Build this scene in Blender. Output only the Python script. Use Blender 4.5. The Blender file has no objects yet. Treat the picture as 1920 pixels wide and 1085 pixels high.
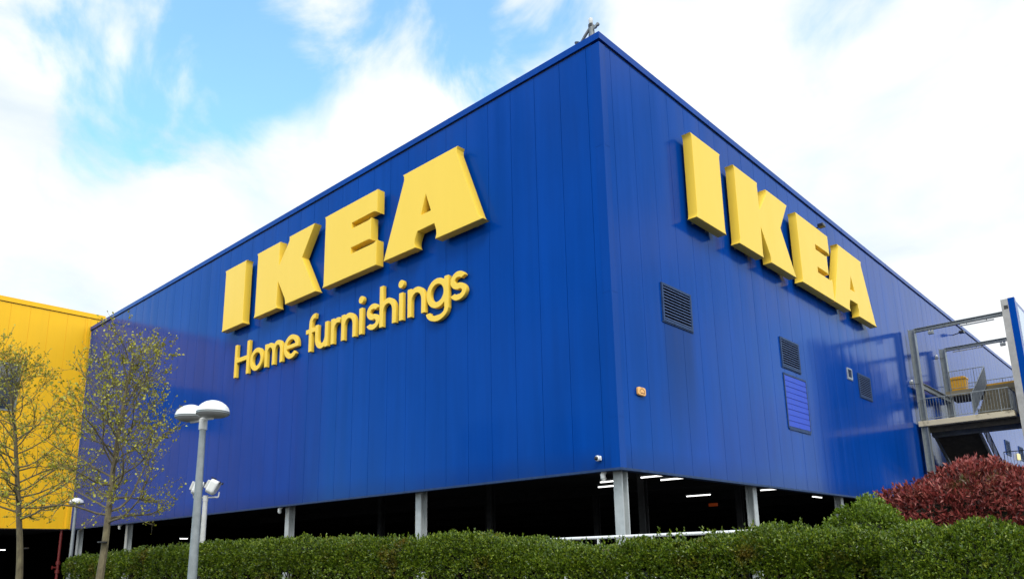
import bpy, bmesh, math, random
import numpy as np
from mathutils import Vector, Matrix, noise as mnoise
random.seed(7); RNG = np.random.default_rng(7)
scene = bpy.context.scene
COL = scene.collection
R = math.radians

# ------------------------------------------------------------------ camera, sky, sun, exposure
cam_d = bpy.data.cameras.new('camera'); cam = bpy.data.objects.new('camera', cam_d); COL.objects.link(cam)
cam_d.sensor_width = 36.0; cam_d.lens = 1423.3 * 36 / 1920; cam_d.shift_y = (720 - 542.5) / 1920
cam_d.clip_start = 0.1; cam_d.clip_end = 6000
_yaw, _pit, _rol = -.742, .224, -.020
_f = Vector((math.cos(_pit) * math.sin(_yaw), math.cos(_pit) * math.cos(_yaw), math.sin(_pit)))
_r = Vector((math.cos(_yaw), -math.sin(_yaw), 0)); _u = _r.cross(_f)
_r2 = _r * math.cos(_rol) + _u * math.sin(_rol); _u2 = -_r * math.sin(_rol) + _u * math.cos(_rol)
CAM = Vector((10.047, -14.612, 1.709))
cam.matrix_world = Matrix(((_r2.x, _u2.x, -_f.x, CAM.x), (_r2.y, _u2.y, -_f.y, CAM.y), (_r2.z, _u2.z, -_f.z, CAM.z), (0, 0, 0, 1)))
scene.camera = cam

SUN_DIR = Vector((0.50, -0.42, 0.70)).normalized()          # towards the sun: behind the photographer, veiled by cloud
sun_d = bpy.data.lights.new('sun', 'SUN'); sun = bpy.data.objects.new('sun', sun_d); COL.objects.link(sun)
sun_d.energy = 1.5; sun_d.angle = R(18); sun_d.color = (1, .965, .91)
sun.rotation_euler = SUN_DIR.to_track_quat('Z', 'Y').to_euler()

scene.view_settings.view_transform = 'Standard'; scene.view_settings.look = 'None'
scene.view_settings.gamma = 1; scene.view_settings.exposure = 0.08

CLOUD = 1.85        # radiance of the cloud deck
def build_world():
    w = bpy.data.worlds.new('World'); scene.world = w; w.use_nodes = True
    nt = w.node_tree; N = nt.nodes; L = nt.links; N.clear()
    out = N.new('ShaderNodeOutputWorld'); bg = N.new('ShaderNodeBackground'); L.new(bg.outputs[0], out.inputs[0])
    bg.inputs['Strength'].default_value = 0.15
    sky = N.new('ShaderNodeTexSky'); sky.sky_type = 'NISHITA'; sky.sun_disc = False
    sky.sun_elevation = math.asin(SUN_DIR.z); sky.sun_rotation = math.atan2(SUN_DIR.x, SUN_DIR.y)
    sky.air_density = 1.0; sky.dust_density = .6; sky.ozone_density = 2.0
    tc = N.new('ShaderNodeTexCoord'); D = tc.outputs['Generated']
    def math_(op, a, b=None, c=None, clamp=False):
        n = N.new('ShaderNodeMath'); n.operation = op; n.use_clamp = clamp
        for i, v in enumerate((a, b, c)):
            if v is None: continue
            if isinstance(v, (int, float)): n.inputs[i].default_value = v
            else: L.new(v, n.inputs[i])
        return n.outputs[0]
    def noise(scale, detail, rough, dist=0., off=(0, 0, 0), stretch=(1, 1, 1)):
        mp = N.new('ShaderNodeMapping'); L.new(D, mp.inputs['Vector']); mp.inputs['Location'].default_value = off; mp.inputs['Scale'].default_value = stretch
        n = N.new('ShaderNodeTexNoise'); L.new(mp.outputs[0], n.inputs['Vector'])
        n.inputs['Scale'].default_value = scale; n.inputs['Detail'].default_value = detail; n.inputs['Roughness'].default_value = rough; n.inputs['Distortion'].default_value = dist
        return n.outputs['Fac']
    # openings in the cloud deck: direction and angular radius (degrees)
    holes = HOLES
    tot = None
    for d, rad, wt in holes:
        v = N.new('ShaderNodeVectorMath'); v.operation = 'DOT_PRODUCT'; L.new(D, v.inputs[0]); v.inputs[1].default_value = d
        m = N.new('ShaderNodeMapRange'); m.interpolation_type = 'SMOOTHSTEP'; L.new(v.outputs['Value'], m.inputs['Value'])
        m.inputs['From Min'].default_value = math.cos(R(rad)); m.inputs['From Max'].default_value = 1.0
        m.inputs['To Max'].default_value = wt
        tot = m.outputs[0] if tot is None else math_('ADD', tot, m.outputs[0])
    n1 = noise(6.5, 10, .56, .5, (3.1, 1.7, .4)); n2 = noise(3.0, 7, .55, .3, (.3, 5.2, 1.1))
    amt = math_('MULTIPLY_ADD', tot, 1.6, .35, clamp=True)
    nn = math_('MULTIPLY_ADD', math_('SUBTRACT', n1, .5), 4.2, math_('MULTIPLY', math_('SUBTRACT', n2, .5), 2.0))
    k = math_('MULTIPLY_ADD', nn, amt, tot)
    blue = N.new('ShaderNodeMapRange'); blue.interpolation_type = 'SMOOTHSTEP'; L.new(k, blue.inputs['Value'])
    blue.inputs['From Min'].default_value = .0; blue.inputs['From Max'].default_value = 1.15; blue.inputs['To Max'].default_value = .95
    # cloud shade: bright white to faint blue-grey
    n3 = noise(3.2, 7, .55, .3, (7.7, .2, 2.0), (1, 1, 2.0))
    cr = N.new('ShaderNodeValToRGB'); L.new(n3, cr.inputs[0])
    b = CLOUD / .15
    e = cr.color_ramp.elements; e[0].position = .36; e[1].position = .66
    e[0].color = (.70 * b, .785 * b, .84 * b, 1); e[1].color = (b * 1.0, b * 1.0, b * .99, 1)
    tint = N.new('ShaderNodeMix'); tint.data_type = 'RGBA'; tint.blend_type = 'MULTIPLY'; tint.inputs['Factor'].default_value = 1
    L.new(sky.outputs[0], tint.inputs['A']); tint.inputs['B'].default_value = SKYTINT
    # cloud dimmed in view, kept brighter behind the camera to light the scene
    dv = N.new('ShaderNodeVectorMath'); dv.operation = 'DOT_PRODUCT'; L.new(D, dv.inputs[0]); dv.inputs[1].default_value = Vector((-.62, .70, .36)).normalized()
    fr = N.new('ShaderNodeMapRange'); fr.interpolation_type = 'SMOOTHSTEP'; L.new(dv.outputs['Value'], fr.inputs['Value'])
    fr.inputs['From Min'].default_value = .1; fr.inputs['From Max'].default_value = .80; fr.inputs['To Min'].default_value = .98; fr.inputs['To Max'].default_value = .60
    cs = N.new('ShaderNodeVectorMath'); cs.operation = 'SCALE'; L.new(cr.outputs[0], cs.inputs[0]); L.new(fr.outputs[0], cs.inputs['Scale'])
    mx = N.new('ShaderNodeMix'); mx.data_type = 'RGBA'
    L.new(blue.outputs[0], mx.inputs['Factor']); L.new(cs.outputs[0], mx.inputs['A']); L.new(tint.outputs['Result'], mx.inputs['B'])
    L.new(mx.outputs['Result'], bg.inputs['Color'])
def dir_px(u, v):
    d = _f + _r2 * ((u - 960) / 1423.3) - _u2 * ((v - 720) / 1423.3); return d.normalized()
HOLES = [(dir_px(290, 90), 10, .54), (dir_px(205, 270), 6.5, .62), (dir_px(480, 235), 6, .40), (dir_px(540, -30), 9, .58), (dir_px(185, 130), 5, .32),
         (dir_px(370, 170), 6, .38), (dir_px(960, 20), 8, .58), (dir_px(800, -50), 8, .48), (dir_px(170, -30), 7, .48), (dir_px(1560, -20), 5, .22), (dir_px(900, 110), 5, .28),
         (Vector((-.87, -.45, .25)).normalized(), 24, .7), (Vector((.50, .80, .33)).normalized(), 24, .65), (Vector((-.80, -.45, .42)).normalized(), 32, .6), (Vector((-.55, -.75, .30)).normalized(), 26, .35)]  # unseen openings added to darken what the blue walls reflect
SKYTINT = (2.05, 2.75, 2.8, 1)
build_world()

# ------------------------------------------------------------------ materials
def mat(name, base, rough=.5, var=.0, vscale=3., metal=0., bump=0., bscale=40., spec=.5, stretch=(1, 1, 1), dirt=None, coat=0., emit=None):
    m = bpy.data.materials.new(name); m.use_nodes = True; nt = m.node_tree; N = nt.nodes; L = nt.links
    p = N['Principled BSDF']; p.inputs['Base Color'].default_value = (*base, 1); p.inputs['Roughness'].default_value = rough
    p.inputs['Metallic'].default_value = metal; p.inputs['Specular IOR Level'].default_value = spec
    if coat: p.inputs['Coat Weight'].default_value = coat; p.inputs['Coat Roughness'].default_value = .05
    geo = N.new('ShaderNodeNewGeometry'); mp = N.new('ShaderNodeMapping'); mp.inputs['Scale'].default_value = stretch
    L.new(geo.outputs['Position'], mp.inputs['Vector'])
    if var or dirt:
        n = N.new('ShaderNodeTexNoise'); L.new(mp.outputs[0], n.inputs['Vector']); n.inputs['Scale'].default_value = vscale; n.inputs['Detail'].default_value = 6; n.inputs['Roughness'].default_value = .6
        cr = N.new('ShaderNodeValToRGB'); L.new(n.outputs['Fac'], cr.inputs[0]); e = cr.color_ramp.elements
        e[0].position = .3; e[1].position = .47 if dirt and 'concrete' in name else .7
        lo = dirt if dirt else tuple(c * (1 - var) for c in base)
        hi = base if dirt else tuple(min(1, c * (1 + var)) for c in base)
        e[0].color = (*lo, 1); e[1].color = (*hi, 1)
        L.new(cr.outputs[0], p.inputs['Base Color'])
        mr = N.new('ShaderNodeMapRange'); L.new(n.outputs['Fac'], mr.inputs['Value']); mr.inputs['To Min'].default_value = rough * 1.15; mr.inputs['To Max'].default_value = rough * .85
        L.new(mr.outputs[0], p.inputs['Roughness'])
    if bump:
        n2 = N.new('ShaderNodeTexNoise'); L.new(mp.outputs[0], n2.inputs['Vector']); n2.inputs['Scale'].default_value = bscale; n2.inputs['Detail'].default_value = 3
        b = N.new('ShaderNodeBump'); b.inputs['Strength'].default_value = 1; b.inputs['Distance'].default_value = bump
        L.new(n2.outputs['Fac'], b.inputs['Height']); L.new(b.outputs[0], p.inputs['Normal'])
    if emit:
        p.inputs['Emission Color'].default_value = (*emit[0], 1); p.inputs['Emission Strength'].default_value = emit[1]
    return m
def panel_mat(name, base, rough, sat=.13, spec=.5, bumpd=.004, tint=(1, 1, 1), stain=False):
    """painted steel cladding: faint cloudiness, run-off streaks, gentle oil-canning"""
    m = bpy.data.materials.new(name); m.use_nodes = True; nt = m.node_tree; N = nt.nodes; L = nt.links
    p = N['Principled BSDF']; p.inputs['Specular IOR Level'].default_value = spec; p.inputs['Specular Tint'].default_value = (*tint, 1)
    geo = N.new('ShaderNodeNewGeometry')
    def nz(sc, stretch, det=5, ro=.55):
        mp = N.new('ShaderNodeMapping'); mp.inputs['Scale'].default_value = stretch; L.new(geo.outputs['Position'], mp.inputs['Vector'])
        n = N.new('ShaderNodeTexNoise'); n.inputs['Scale'].default_value = sc; n.inputs['Detail'].default_value = det; n.inputs['Roughness'].default_value = ro
        L.new(mp.outputs[0], n.inputs['Vector']); return n.outputs['Fac']
    a = nz(.35, (1, 1, .6)); s = nz(2.6, (1, 1, .05), 4, .7)
    mu = N.new('ShaderNodeMath'); mu.operation = 'ADD'; L.new(a, mu.inputs[0]); L.new(s, mu.inputs[1])
    cr = N.new('ShaderNodeValToRGB'); hm = N.new('ShaderNodeMath'); hm.operation = 'MULTIPLY'; hm.inputs[1].default_value = .5; L.new(mu.outputs[0], hm.inputs[0]); L.new(hm.outputs[0], cr.inputs[0])
    e = cr.color_ramp.elements; e[0].position = .36; e[1].position = .64
    e[0].color = (*[c * (1 - sat) for c in base], 1); e[1].color = (*[min(1, c * (1 + sat)) for c in base], 1)
    colr = cr.outputs[0]
    if stain:       # run-off stain below the first vent, grime along the bottom edge
        sx = N.new('ShaderNodeSeparateXYZ'); L.new(geo.outputs['Position'], sx.inputs[0])
        def band(src, a, b, c, d):
            m1 = N.new('ShaderNodeMapRange'); L.new(src, m1.inputs['Value']); m1.inputs['From Min'].default_value = a; m1.inputs['From Max'].default_value = b
            m2 = N.new('ShaderNodeMapRange'); L.new(src, m2.inputs['Value']); m2.inputs['From Min'].default_value = c; m2.inputs['From Max'].default_value = d; m2.inputs['To Min'].default_value = 1; m2.inputs['To Max'].default_value = 0
            q = N.new('ShaderNodeMath'); q.operation = 'MULTIPLY'; L.new(m1.outputs[0], q.inputs[0]); L.new(m2.outputs[0], q.inputs[1]); return q.outputs[0]
        w1 = N.new('ShaderNodeMath'); w1.operation = 'MULTIPLY'; L.new(band(sx.outputs['Y'], 2.2, 2.45, 3.7, 4.0), w1.inputs[0]); L.new(band(sx.outputs['Z'], 4.2, 6.8, 7.72, 7.76), w1.inputs[1])
        w2 = N.new('ShaderNodeMath'); w2.operation = 'MULTIPLY_ADD'; L.new(w1.outputs[0], w2.inputs[0]); w2.inputs[1].default_value = .55
        w3 = N.new('ShaderNodeMath'); w3.operation = 'MULTIPLY'; L.new(band(sx.outputs['Z'], 3.0, 3.1, 3.7, 4.3), w3.inputs[0]); L.new(s, w3.inputs[1]); L.new(w3.outputs[0], w2.inputs[2])
        mx = N.new('ShaderNodeMix'); mx.data_type = 'RGBA'; L.new(w2.outputs[0], mx.inputs['Factor']); L.new(colr, mx.inputs['A']); mx.inputs['B'].default_value = (.008, .028, .13, 1); colr = mx.outputs['Result']
    L.new(colr, p.inputs['Base Color'])
    mr = N.new('ShaderNodeMapRange'); L.new(s, mr.inputs['Value']); mr.inputs['From Min'].default_value = .3; mr.inputs['From Max'].default_value = .7
    mr.inputs['To Min'].default_value = rough * .8; mr.inputs['To Max'].default_value = rough * 1.3; L.new(mr.outputs[0], p.inputs['Roughness'])
    bn = nz(1.6, (1, 1, .22), 2, .5); bp = N.new('ShaderNodeBump'); bp.inputs['Strength'].default_value = 1; bp.inputs['Distance'].default_value = bumpd
    L.new(bn, bp.inputs['Height']); L.new(bp.outputs[0], p.inputs['Normal'])
    return m
def leaf_mat(name, cols, tipcol=None, tipscale=.9, tipbias=.56, rough=.38, trans=.25):
    m = bpy.data.materials.new(name); m.use_nodes = True; nt = m.node_tree; N = nt.nodes; L = nt.links
    p = N['Principled BSDF']; p.inputs['Roughness'].default_value = rough
    geo = N.new('ShaderNodeNewGeometry'); cr = N.new('ShaderNodeValToRGB'); L.new(geo.outputs['Random Per Island'], cr.inputs[0])
    e = cr.color_ramp.elements
    while len(e) < len(cols): e.new(.5)
    for i, c in enumerate(cols): e[i].position = i / (len(cols) - 1); e[i].color = (*c, 1)
    colr = cr.outputs[0]
    if tipcol:
        n = N.new('ShaderNodeTexNoise'); L.new(geo.outputs['Position'], n.inputs['Vector']); n.inputs['Scale'].default_value = tipscale; n.inputs['Detail'].default_value = 4
        ad = N.new('ShaderNodeMath'); ad.operation = 'MULTIPLY_ADD'; L.new(geo.outputs['Random Per Island'], ad.inputs[0]); ad.inputs[1].default_value = .14; L.new(n.outputs['Fac'], ad.inputs[2])
        mr = N.new('ShaderNodeMapRange'); L.new(ad.outputs[0], mr.inputs['Value']); mr.inputs['From Min'].default_value = tipbias; mr.inputs['From Max'].default_value = tipbias + .14
        mx = N.new('ShaderNodeMix'); mx.data_type = 'RGBA'; L.new(mr.outputs[0], mx.inputs['Factor']); L.new(colr, mx.inputs['A']); mx.inputs['B'].default_value = (*tipcol, 1)
        colr = mx.outputs['Result']
    L.new(colr, p.inputs['Base Color'])
    if trans:
        t = N.new('ShaderNodeBsdfTranslucent'); L.new(colr, t.inputs['Color']); ms = N.new('ShaderNodeMixShader'); ms.inputs[0].default_value = trans
        L.new(p.outputs[0], ms.inputs[1]); L.new(t.outputs[0], ms.inputs[2]); L.new(ms.outputs[0], N['Material Output'].inputs['Surface'])
    return m
BLUE = (.0012, .049, .298)
M = dict(
    blue=panel_mat('blue_cladding', BLUE, .13, spec=.085, tint=(.12, .70, 1), stain=True),
    blue_trim=panel_mat('blue_trim', (.0012, .046, .29), .2, spec=.12, tint=(.12, .7, 1)),
    blue_panel=panel_mat('violet_blue_panel', (.022, .065, .50), .3, spec=.12),
    yellow=panel_mat('yellow_cladding', (.92, .515, .016), .4, .05, spec=.2),
    letter=mat('letter_yellow', (.96, .645, .062), .42, spec=.3, var=.014, vscale=2.2, stretch=(1, 1, .12)),
    letter_small=mat('small_letter_yellow', (.95, .63, .062), .42, spec=.3, var=.02, vscale=.9),
    pale_frame=mat('pale_frame', (.32, .36, .40), .45, var=.1),
    upright=mat('concrete_grey_upright', (.40, .39, .36), .7, var=.15, vscale=3),
    pillar=mat('dark_pillar', (.035, .037, .04), .8, var=.2),
    roof=mat('roof_felt', (.22, .23, .24), .8, var=.2),
    vent_frame=mat('vent_frame', (.022, .05, .13), .5, spec=.15, var=.2, vscale=6),
    slat=mat('vent_slat', (.09, .14, .29), .5, spec=.15, var=.2, vscale=8),
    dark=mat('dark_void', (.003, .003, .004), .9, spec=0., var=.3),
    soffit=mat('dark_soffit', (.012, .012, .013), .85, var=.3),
    steel=mat('grey_steel', (.42, .45, .45), .5, var=.12, vscale=4, bump=.0006, bscale=30),
    galv=mat('galvanised', (.24, .265, .27), .45, var=.18, vscale=7, metal=.2),
    steel_dark=mat('weathered_steel', (.16, .175, .18), .5, var=.25, vscale=5, metal=.2),
    concrete=mat('stained_concrete', (.60, .52, .36), .85, dirt=(.14, .115, .07), vscale=2.6, bump=.004, bscale=25),
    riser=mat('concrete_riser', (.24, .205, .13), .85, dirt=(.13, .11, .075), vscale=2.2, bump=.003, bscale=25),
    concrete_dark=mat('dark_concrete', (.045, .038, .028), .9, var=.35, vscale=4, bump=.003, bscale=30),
    white=mat('white_enamel', (.80, .81, .80), .35, var=.04),
    offwhite=mat('off_white', (.58, .58, .56), .45, var=.08, vscale=9),
    diffuser=mat('lamp_diffuser', (.42, .42, .41), .4, var=.08, vscale=8),
    rim=mat('lamp_rim', (.22, .24, .24), .4, var=.1),
    black=mat('black_plastic', (.01, .01, .012), .3),
    orange=mat('alarm_orange', (.88, .46, .13), .45, var=.05, vscale=20),
    brown=mat('alarm_print', (.12, .035, .01), .5),
    bin=mat('box_yellow', (.75, .38, .01), .45, var=.1, vscale=5),
    red=mat('pipe_red', (.13, .012, .010), .5, var=.25, vscale=9),
    pale=mat('pale_panel', (.62, .68, .76), .3, var=.05),
    tube=mat('tube_light', (.9, .9, .9), .4, emit=((1, .98, .95), 2.2)),
    amber=mat('amber_sign', (.3, .06, .01), .6, emit=((1, .13, .01), .06)),
    glow=mat('yellow_lamp', (.8, .7, .3), .4, emit=((1, .85, .4), .6)),
    ground=mat('asphalt', (.05, .05, .052), .9, var=.2, vscale=.6, bump=.004, bscale=60),
    soil=mat('soil', (.03, .022, .014), .95, var=.4, vscale=3, bump=.02, bscale=8),
    bark=mat('plane_bark', (.19, .16, .085), .85, dirt=(.075, .06, .034), vscale=9, bump=.006, bscale=18, stretch=(1, 1, .5)),
    twig=mat('hedge_stem', (.11, .085, .055), .9, var=.3, vscale=12),
    hedge=leaf_mat('hedge_leaf', [(.03, .058, .005), (.068, .12, .007), (.13, .20, .011), (.26, .32, .024)], (.20, .14, .02), 1.4, .69, rough=.3),
    shrub=leaf_mat('shrub_leaf', [(.05, .09, .006), (.10, .17, .009), (.165, .25, .014), (.25, .34, .025)], (.20, .17, .02), .8, .72),
    photinia=leaf_mat('photinia_leaf', [(.05, .018, .012), (.13, .024, .020), (.24, .040, .036), (.38, .075, .064), (.52, .17, .13)], (.09, .09, .02), 1.6, .68),
    photinia_pink=leaf_mat('photinia_new_leaf', [(.09, .02, .018), (.20, .045, .036), (.32, .10, .075), (.46, .22, .16)], None),
    treeleaf=leaf_mat('plane_leaf', [(.17, .17, .010), (.30, .29, .016), (.44, .42, .03), (.58, .56, .08)], None, trans=.3),
    dash=mat('core_shade', (.006, .010, .003), 1.0),
    gap=mat('shadow_gap', (.002, .006, .022), .7),
)
# clear glass that reflects the sky
g = bpy.data.materials.new('window_glass'); g.use_nodes = True; p = g.node_tree.nodes['Principled BSDF']
p.inputs['Base Color'].default_value = (.03, .04, .045, 1); p.inputs['Roughness'].default_value = .03; p.inputs['IOR'].default_value = 1.9; M['glass'] = g

# ------------------------------------------------------------------ helpers
class MB:
    def __init__(s): s.v = []; s.f = []
    def add(s, vs, fs):
        o = len(s.v); s.v += [tuple(v) for v in vs]; s.f += [tuple(i + o for i in f) for f in fs]; return s
    def box(s, a, b):
        x0, y0, z0 = [min(p, q) for p, q in zip(a, b)]; x1, y1, z1 = [max(p, q) for p, q in zip(a, b)]
        return s.add([(x0, y0, z0), (x1, y0, z0), (x1, y1, z0), (x0, y1, z0), (x0, y0, z1), (x1, y0, z1), (x1, y1, z1), (x0, y1, z1)],
                     [(0, 3, 2, 1), (4, 5, 6, 7), (0, 1, 5, 4), (1, 2, 6, 5), (2, 3, 7, 6), (3, 0, 4, 7)])
    def prism(s, poly, axis, a, b):
        """closed polygon (list of 2-tuples) swept from a to b along an axis"""
        n = len(poly); mk = {'x': lambda q, t: (t, q[0], q[1]), 'y': lambda q, t: (q[0], t, q[1]), 'z': lambda q, t: (q[0], q[1], t)}[axis]
        vs = [mk(q, a) for q in poly] + [mk(q, b) for q in poly]
        return s.add(vs, [tuple(range(n))[::-1], tuple(range(n, 2 * n))] + [(i, (i + 1) % n, n + (i + 1) % n, n + i) for i in range(n)])
    def tube(s, pts, rad, sides=8, cap=True):
        pts = [Vector(p) for p in pts]; n = len(pts); rad = rad if isinstance(rad, (list, tuple)) else [rad] * n
        up = None; rings = []
        for i, p in enumerate(pts):
            t = (pts[min(i + 1, n - 1)] - pts[max(i - 1, 0)]).normalized()
            if up is None: up = t.orthogonal().normalized()
            up = (up - t * up.dot(t)); up = up.normalized() if up.length > 1e-6 else t.orthogonal().normalized()
            w = t.cross(up)
            rings.append([p + (up * math.cos(a) + w * math.sin(a)) * rad[i] for a in [2 * math.pi * k / sides for k in range(sides)]])
        vs = [q for r_ in rings for q in r_]; fs = []
        for i in range(n - 1):
            for k in range(sides):
                a = i * sides + k; b = i * sides + (k + 1) % sides; fs.append((a, b, b + sides, a + sides))
        if cap: fs.append(tuple(range(sides))[::-1]); fs.append(tuple(range((n - 1) * sides, n * sides)))
        return s.add(vs, fs)
    def lathe(s, prof, c, sides=28, frame=None):
        """profile [(radius, height)] turned about an axis through c; frame = 3x3 matrix"""
        F = frame or Matrix.Identity(3); c = Vector(c); vs = []; fs = []
        for r_, h in prof:
            for k in range(sides):
                a = 2 * math.pi * k / sides; vs.append(c + F @ Vector((r_ * math.cos(a), r_ * math.sin(a), h)))
        for i in range(len(prof) - 1):
            for k in range(sides):
                a = i * sides + k; b = i * sides + (k + 1) % sides; fs.append((a, b, b + sides, a + sides))
        fs.append(tuple(range(sides))[::-1]); fs.append(tuple(range((len(prof) - 1) * sides, len(prof) * sides)))
        return s.add(vs, fs)
    def build(s, name, m, parent=None, smooth=False, loc=None, bevel=0.):
        me = bpy.data.meshes.new(name); me.from_pydata([tuple(v) for v in s.v], [], s.f); me.update()
        o = bpy.data.objects.new(name, me); COL.objects.link(o); me.materials.append(m)
        if smooth:
            me.polygons.foreach_set('use_smooth', [True] * len(me.polygons)); me.set_sharp_from_angle(angle=R(38))
        if bevel:
            bv = o.modifiers.new('edge', 'BEVEL'); bv.width = bevel; bv.segments = 2; bv.limit_method = 'ANGLE'; bv.angle_limit = R(40)
        if parent:
            o.parent = parent; o.matrix_parent_inverse = Matrix.Translation(-parent.location)
        elif loc:
            L_ = Vector(loc); me.transform(Matrix.Translation(-L_)); o.location = L_
        return o
def tag(o, label=None, cat=None, group=None, kind=None):
    for k, v in (('label', label), ('category', cat), ('group', group), ('kind', kind)):
        if v: o[k] = v
    return o
def empty(name, loc, label, cat, group=None):
    o = bpy.data.objects.new(name, None); COL.objects.link(o); o.location = loc; o.empty_display_size = .2
    return tag(o, label, cat, group)
def copy_tree(src, loc, label=None):
    c = src.copy(); COL.objects.link(c); c.location = loc
    if label: c['label'] = label
    def kids(a, b):
        for ch in [q for q in bpy.data.objects if q.parent == a]:
            d = ch.copy(); COL.objects.link(d); d.parent = b; kids(ch, d)
    kids(src, c); return c

# ------------------------------------------------------------------ ground
ZB, ZT = 3.7, 15.2
gr = MB(); S = 2500
gr.add([(-S, -S, 0), (S, -S, 0), (S, S, 0), (-S, S, 0)], [(0, 1, 2, 3)])
tag(gr.build('ground', M['ground']), kind='structure')
bk = MB().prism([(-7.6, .02), (-6.7, .9), (-3.6, .95), (-2.2, .02)], 'x', -19, 9.6)
tag(bk.build('planting_bank', M['soil']), kind='structure')
bk = MB().prism([(5.0, .02), (5.6, .85), (16, .85), (17, .02)], 'x', -3.2, 1.6)
bk = MB().add([(5.2, -3.6, .01), (16, -3.6, .01), (16, 2.2, .01), (5.2, 2.2, .01), (5.6, -3.4, .95), (15, -3.4, .95), (15, 1.6, .95), (5.6, 1.6, .95)],
              [(4, 5, 6, 7), (0, 1, 5, 4), (1, 2, 6, 5), (2, 3, 7, 6), (3, 0, 4, 7)])
tag(bk.build('shrub_bank', M['soil']), kind='structure')

# ------------------------------------------------------------------ blue store
store = empty('store_building', (0, 0, 0), 'huge blue panel-clad warehouse store raised on grey columns over an open car park', 'store building')
XL, YR = -36.36, 78.0
def clad(a0, a1, first, pitch, z0, z1, place, jitter=.0016):
    """vertical cladding panels with recessed joints along one axis; place(t, off, z) -> point, off is outwards"""
    seams = [first + pitch * i for i in range(-200, 200)]; seams = [q for q in seams if a0 + .05 < q < a1 - .05]
    edges = [a0] + seams + [a1]; prof = []; rr = random.Random(3)
    for i in range(len(edges) - 1):
        s_, e_ = edges[i], edges[i + 1]; g_ = .007
        t1 = rr.uniform(-jitter, jitter); t2 = rr.uniform(-jitter, jitter); bow = rr.uniform(-.0015, .0035)
        prof.append((s_ + (g_ if i else 0), t1)); n = 5
        for k in range(1, n):
            q = k / n; prof.append((s_ + g_ + (e_ - s_ - 2 * g_) * q, t1 + (t2 - t1) * q + bow * math.sin(math.pi * q)))
        prof.append((e_ - (g_ if i < len(edges) - 2 else 0), t2))
        if i < len(edges) - 2: prof.append((e_ - g_ * .8, -.014)); prof.append((e_ + g_ * .8, -.014))
    mb = MB(); n = len(prof)
    mb.add([place(t, o, z0) for t, o in prof] + [place(t, o, z1) for t, o in prof], [(i, i + 1, n + i + 1, n + i) for i in range(n - 1)])
    return mb
left_wall = clad(XL, -.24, -.44, .92, ZB, ZT - .24, lambda t, o, z: (t, -o, z)).build('wall', M['blue'], store, smooth=True)
right_wall = clad(.24, YR, .49, .947, ZB, ZT - .24, lambda t, o, z: (o, t, z)).build('wall', M['blue'], store, smooth=True)
for w in (left_wall, right_wall): w.data.set_sharp_from_angle(angle=R(20))
# corner flashing with two folds
ct = MB().prism([(-.24, .03), (-.24, -.012), (.014, -.012), (.014, .24), (-.03, .24), (-.03, .03)], 'z', ZB - .015, ZT - .26)
for z in (11.95, 8.0, 4.9): ct.box((-.245, -.016, z), (-.05, -.0125, z + .03)); ct.box((.0145, .03, z), (.018, .245, z + .03))
ct.build('corner_trim', M['blue_trim'], store)
# parapet coping, proud of the wall, with a shadow gap below it
cp = MB()
cp.box((XL, -.055, ZT - .2), (.055, .35, ZT)); cp.box((-.3, .3505, ZT - .2), (.055, YR, ZT))
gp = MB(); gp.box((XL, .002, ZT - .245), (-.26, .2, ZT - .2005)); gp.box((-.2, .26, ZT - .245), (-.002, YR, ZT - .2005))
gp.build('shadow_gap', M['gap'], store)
for i in range(1, 13): cp.box((-i * 2.9, -.0585, ZT - .203), (-i * 2.9 + .05, .1, ZT + .003))
for i in range(1, 26): cp.box((-.1, i * 2.9, ZT - .203), (.0585, i * 2.9 + .05, ZT + .003))
cp.build('coping', M['blue_trim'], store)
MB().box((XL, .4, ZT - .6), (-.32, YR, ZT - .3)).build('roof', M['roof'], store)
# bottom drip edge and the dark underside
de = MB(); de.box((XL, -.02, ZB - .06), (.03, .2, ZB - .001)); de.box((-.2, .201, ZB - .06), (.03, YR, ZB - .001))
de.build('drip_edge', M['vent_frame'], store)
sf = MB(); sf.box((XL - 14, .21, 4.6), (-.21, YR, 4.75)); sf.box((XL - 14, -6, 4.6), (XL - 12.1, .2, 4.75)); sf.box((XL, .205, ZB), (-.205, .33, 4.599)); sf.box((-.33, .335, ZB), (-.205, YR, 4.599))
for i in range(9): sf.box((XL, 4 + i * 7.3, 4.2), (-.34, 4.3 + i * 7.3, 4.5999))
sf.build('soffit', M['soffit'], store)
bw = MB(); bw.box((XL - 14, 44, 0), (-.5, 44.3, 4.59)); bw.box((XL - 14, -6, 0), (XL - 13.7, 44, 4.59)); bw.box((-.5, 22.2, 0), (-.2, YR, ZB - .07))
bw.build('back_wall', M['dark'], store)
def hcol(x, y, flat='y', z0=0, z1=4.6, w=.245, d=.25, t=.035):
    mb = MB()
    if flat == 'y':
        mb.box((x - w / 2, y - d / 2, z0), (x + w / 2, y - d / 2 + t, z1)); mb.box((x - w / 2, y + d / 2 - t, z0), (x + w / 2, y + d / 2, z1)); mb.box((x - .015, y - d / 2 + t, z0), (x + .015, y + d / 2 - t, z1))
    else:
        mb.box((x - d / 2, y - w / 2, z0), (x - d / 2 + t, y + w / 2, z1)); mb.box((x + d / 2 - t, y - w / 2, z0), (x + d / 2, y + w / 2, z1)); mb.box((x - d / 2 + t, y - .015, z0), (x + d / 2 - t, y + .015, z1))
    return mb
for x in (-.33, -7.56, -14.84, -22.1, -29.42, -36.1): hcol(x, .46).build('column', M['steel'], store)
for y in (7.6, 14.9): hcol(-.46, y, 'x').build('column', M['steel'], store)
for x in (-4.5, -11.8, -19):
    for y in (7.8, 15): hcol(x, y).build('column', M['pillar'], store)
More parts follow.
